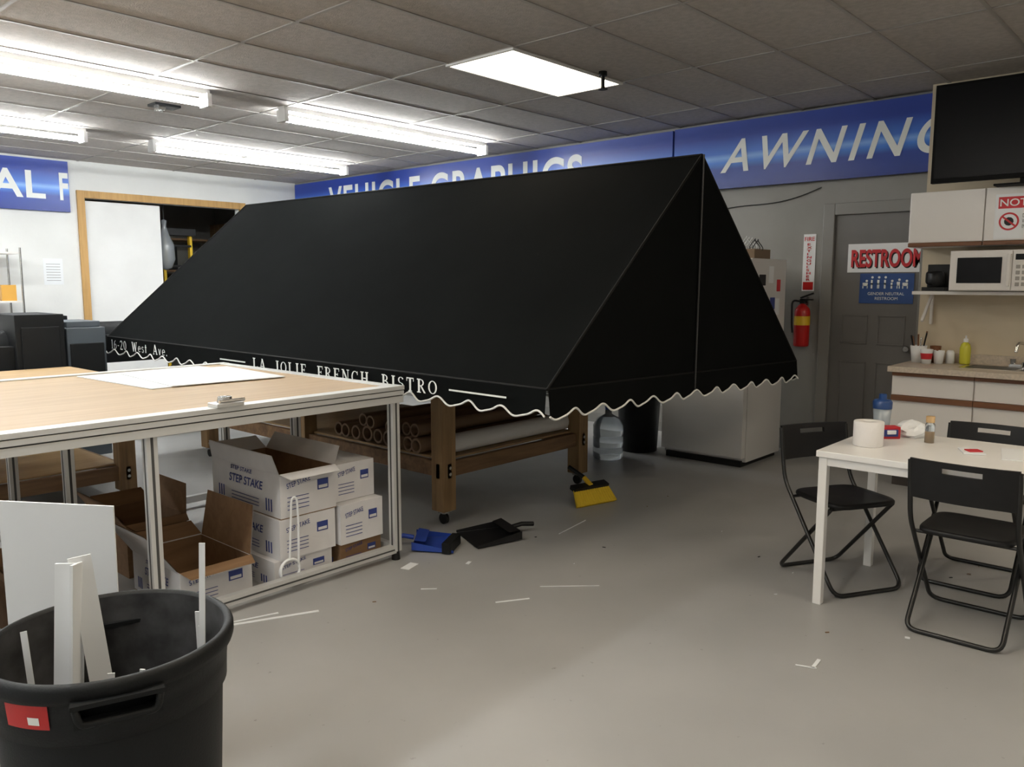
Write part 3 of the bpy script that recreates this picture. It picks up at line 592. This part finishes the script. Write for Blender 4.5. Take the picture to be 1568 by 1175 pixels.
# ------------------------------------------------------------------ dining set
b=B(); ax0,ax1,ay0,ay1=3.70,4.46,.16,1.42
b.box(ax0,ax1,ay0,ay1,.715,.745,WTAB)
for xx in (ax0+.01,ax1-.05):
    for y in (ay0+.01,ay1-.05): b.box(xx,xx+.04,y,y+.04,0,.715,WTAB)
b.box(ax0+.015,ax0+.04,ay0+.04,ay1-.04,.675,.715,WTAB); b.box(ax1-.04,ax1-.015,ay0+.04,ay1-.04,.675,.715,WTAB)
b.box(ax0+.04,ax1-.04,ay0+.015,ay0+.04,.675,.715,WTAB); b.box(ax0+.04,ax1-.04,ay1-.04,ay1-.015,.675,.715,WTAB)
b.done('dining_table',bevel=.003)
def chair(x,y,deg):
    b=B(); r=.0105; w=.205; w2=.185
    b.tube(rounded([(-w,-.245,.765),(-w,-.20,.50),(-w,.215,r),(w,.215,r),(w,-.20,.50),(w,-.245,.765)],.06,6),r,BLKM,n=10)
    b.tube(rounded([(-w2,.14,.425),(-w2,-.245,r),(w2,-.245,r),(w2,.14,.425)],.05,6),r,BLKM,n=10)
    b.cyl((-w2,.14,.422),(w2,.14,.422),.008,.008,BLKM,n=8); b.cyl((-w,-.13,.425),(w,-.13,.425),.008,.008,BLKM,n=8)
    N=44
    def ring(sc_,z):
        out=[]
        for k in range(N):
            a=2*math.pi*k/N; c,s=math.cos(a),math.sin(a); e=.36
            out.append((sc_*.19*math.copysign(abs(c)**e,c),sc_*.185*math.copysign(abs(s)**e,s)+.01,z))
        return out
    rs=[ring(.96,.428),ring(1,.436),ring(1,.446),ring(.97,.453),ring(.85,.449),ring(.5,.444),ring(.02,.443)]
    vs=[p for q in rs for p in q]
    b.add(vs,[(i*N+k,i*N+(k+1)%N,(i+1)*N+(k+1)%N,(i+1)*N+k) for i in range(len(rs)-1) for k in range(N)],BLK,True)
    b.add(rs[0],[tuple(reversed(range(N)))],BLK)
    def bp(x,z,o): 
        t=(z-.50)/.265; yy=-.20-.045*t-.028*(1-(x/w)**2)+o
        return (x,yy,z)
    xs=[-w+2*w*i/16 for i in range(17)]
    def skin(z0,z1,i0,i1):
        zs=[z0,z1]
        for o,fl in ((-.008,False),(.008,True)):
            vs=[bp(xs[i],z,o) for z in zs for i in range(i0,i1+1)]; m_=i1-i0+1
            fs=[(i,i+1,m_+i+1,m_+i) for i in range(m_-1)]
            b.add(vs,[tuple(reversed(f)) for f in fs] if fl else fs,BLK,True)
        for z in zs:
            vs=[bp(xs[i],z,o) for o in (-.008,.008) for i in range(i0,i1+1)]; m_=i1-i0+1
            b.add(vs,[(i,i+1,m_+i+1,m_+i) for i in range(m_-1)],BLK,True)
        for i in (i0,i1): b.add([bp(xs[i],z0,-.008),bp(xs[i],z1,-.008),bp(xs[i],z1,.008),bp(xs[i],z0,.008)],[(0,1,2,3)],BLK)
    skin(.60,.725,0,16); skin(.725,.75,0,5); skin(.725,.75,11,16); skin(.75,.775,0,16)
    return b.done('folding_chair',(x,y,0),math.radians(deg))
chair(4.11,1.43,150); chair(3.93,.80,-90); chair(4.58,.92,90)
b=B(); tz=.7455
b.lathe((3.98,1.28,tz),[(.02,0),(.066,0),(.068,.004),(.068,.115),(.066,.118),(.02,.118),(.02,0)],mat('tissue_paper',(.82,.8,.79),.9,bump=.3),n=40); b.done('paper_towel_roll')
b=B(); b.lathe((4.36,1.34,tz),[(0,0),(.034,0),(.036,.01),(.045,.13),(0,.13)],mat('frosted_bottle',(.6,.68,.75),.2,trans=.5),n=28); b.lathe((4.36,1.34,tz),[(.047,.13),(.048,.165),(.04,.175),(.02,.178),(.018,.205),(0,.205)],mat('navy_cap',(.02,.06,.2),.35),n=28); b.done('shaker_bottle')
b=B(); b.obox((4.24,1.27,tz+.03),(.10,.06,.06),Matrix.Rotation(-.8,3,'Z'),REDT); b.obox((4.235,1.265,tz+.03),(.07,.062,.035),Matrix.Rotation(-.8,3,'Z'),BLUET); b.obox((4.23,1.262,tz+.035),(.045,.064,.02),Matrix.Rotation(-.8,3,'Z'),PAPER); b.done('snack_box',bevel=.003)
b=B(); vs=[];n=14
for i in range(7):
    for k in range(n):
        a=2*math.pi*k/n; t=i/6; r=(.075*(1-t**2)**.5+.002)*(1+.25*random.uniform(-1,1)); vs.append((4.38+r*math.cos(a),1.20+r*math.sin(a),tz+.085*t))
b.add(vs,[(i*n+k,i*n+(k+1)%n,(i+1)*n+(k+1)%n,(i+1)*n+k) for i in range(6) for k in range(n)],PAPER); b.done('crumpled_paper_bag')
b=B(); b.lathe((4.25,1.08,tz),[(0,0),(.022,0),(.022,.09),(.016,.1),(0,.1)],GLASSP,n=22); b.lathe((4.25,1.08,tz),[(0,.002),(.019,.002),(.019,.055),(0,.055)],AMBER,n=20); b.lathe((4.25,1.08,tz),[(.02,.1),(.02,.13),(0,.13)],mat('tan_cap',(.6,.4,.2),.5),n=20); b.done('spice_shaker')
b=B(); b.obox((4.14,.87,tz+.004),(.14,.09,.006),Matrix.Rotation(.4,3,'Z'),PAPER); b.obox((4.13,.86,tz+.009),(.05,.06,.006),Matrix.Rotation(.7,3,'Z'),REDT); b.obox((4.2,.66,tz+.002),(.28,.2,.003),Matrix.Rotation(.2,3,'Z'),PAPER); b.done('paper_napkins')
# ------------------------------------------------------------------ floor tools
def pan(b,c,R,m,w=.15,l=.12):
    def Lp(x,y,z): return c+R@Vector((x,y,z))
    b.add([Lp(-l,-w,.004),Lp(-l,w,.004),Lp(l,w*.8,.012),Lp(l,-w*.8,.012)],[(0,1,2,3)],m)
    b.add([Lp(-l,-w,.006),Lp(l,-w*.8,.012),Lp(l,-w*.8,.06),Lp(-l,-w,.02)],[(0,1,2,3)],m); b.add([Lp(-l,w,.006),Lp(l,w*.8,.012),Lp(l,w*.8,.06),Lp(-l,w,.02)],[(0,1,2,3)],m)
    b.add([Lp(l,w*.8,.01),Lp(l,-w*.8,.01),Lp(l-.015,-w*.8,.07),Lp(l-.015,w*.8,.07)],[(0,1,2,3)],m)
    b.add([Lp(l-.015,-w*.8,.07),Lp(l-.015,w*.8,.07),Lp(l-.08,w*.75,.06),Lp(l-.08,-w*.75,.06)],[(0,1,2,3)],m)
    b.tube([Lp(l,0,.05),Lp(l+.06,0,.06),Lp(l+.14,0,.05)],.014,m,n=10)
b=B(); pan(b,Vector((3.08,3.38,0)),Matrix.Rotation(2.3,3,'Z'),BLUEC); b.obox((3.1,3.26,.035),(.2,.05,.06),Matrix.Rotation(.5,3,'Z'),BLKR); b.done('dustpan')
b=B(); pan(b,Vector((3.40,3.24,0)),Matrix.Rotation(-.4,3,'Z'),BLK,.17,.15); b.done('dustpan')
b=B(); R=Matrix.Rotation(-.25,3,'Z'); cc=Vector((4.44,3.26,0))
b.obox(cc+Vector((0,.01,.115)),(.30,.06,.03),R@Matrix.Rotation(.3,3,'X'),BLK)
for k in range(15):
    xx=-.14+.02*k; p=cc+R@Vector((xx,0,.105)); q=cc+R@Vector((xx*1.12,-.07,.004)); b.cyl(p,q,.014,.022,BROOMY,n=6)
b.cyl(cc+Vector((0,0,.12)),cc+Vector((.0,.06,.17)),.02,.016,YEL,n=12); b.cyl(cc+Vector((-.0,.06,.17)),cc+Vector((-.02,.18,.23)),.015,.015,BLK,n=10)
b.done('push_broom')
b=B()
def scr(x,y,l,w,a,z=.003,m=PAPER): b.obox((x,y,z),(l,w,.003),Matrix.Rotation(a,3,'Z'),m)
scr(1.89,3.16,.40,.018,-.42); scr(1.80,3.24,.28,.012,-.30); scr(2.77,2.49,.17,.010,-.55); scr(3.05,1.17,.08,.008,-1.2); scr(3.10,1.15,.09,.014,.1)
scr(3.9,3.0,.34,.005,.15); scr(2.6,2.9,.08,.006,-.8); scr(3.1,2.4,.3,.003,-.8); scr(3.0,3.02,.04,.02,.4)
scr(1.75,1.1,.14,.004,-.8,m=REDT); scr(3.6,.95,.02,.02,.3); scr(2.75,3.22,.1,.05,.3)
for i in range(16):
    x=random.uniform(1.8,5.2);y=random.uniform(.8,3.2); scr(x,y,random.uniform(.008,.02),random.uniform(.003,.006),random.uniform(0,3),m=random.choice((PAPER,BLKR,BLKR,CARD)))
b.done('floor_scraps')
# ------------------------------------------------------------------ camera / world
w=bpy.data.worlds.new('world'); sc.world=w; w.use_nodes=True; w.node_tree.nodes['Background'].inputs[0].default_value=(.5,.5,.5,1); w.node_tree.nodes['Background'].inputs[1].default_value=.05
cam=bpy.data.cameras.new('camera'); co=bpy.data.objects.new('camera',cam); sc.collection.objects.link(co)
co.location=(0,0,1.52); co.rotation_euler=(math.radians(90-7.1),0,math.radians(42-90)); cam.lens=1235/1568*36; cam.sensor_width=36; cam.clip_start=.05
sc.camera=co
sc.view_settings.view_transform='Standard'; sc.view_settings.look='None'; sc.view_settings.exposure=0
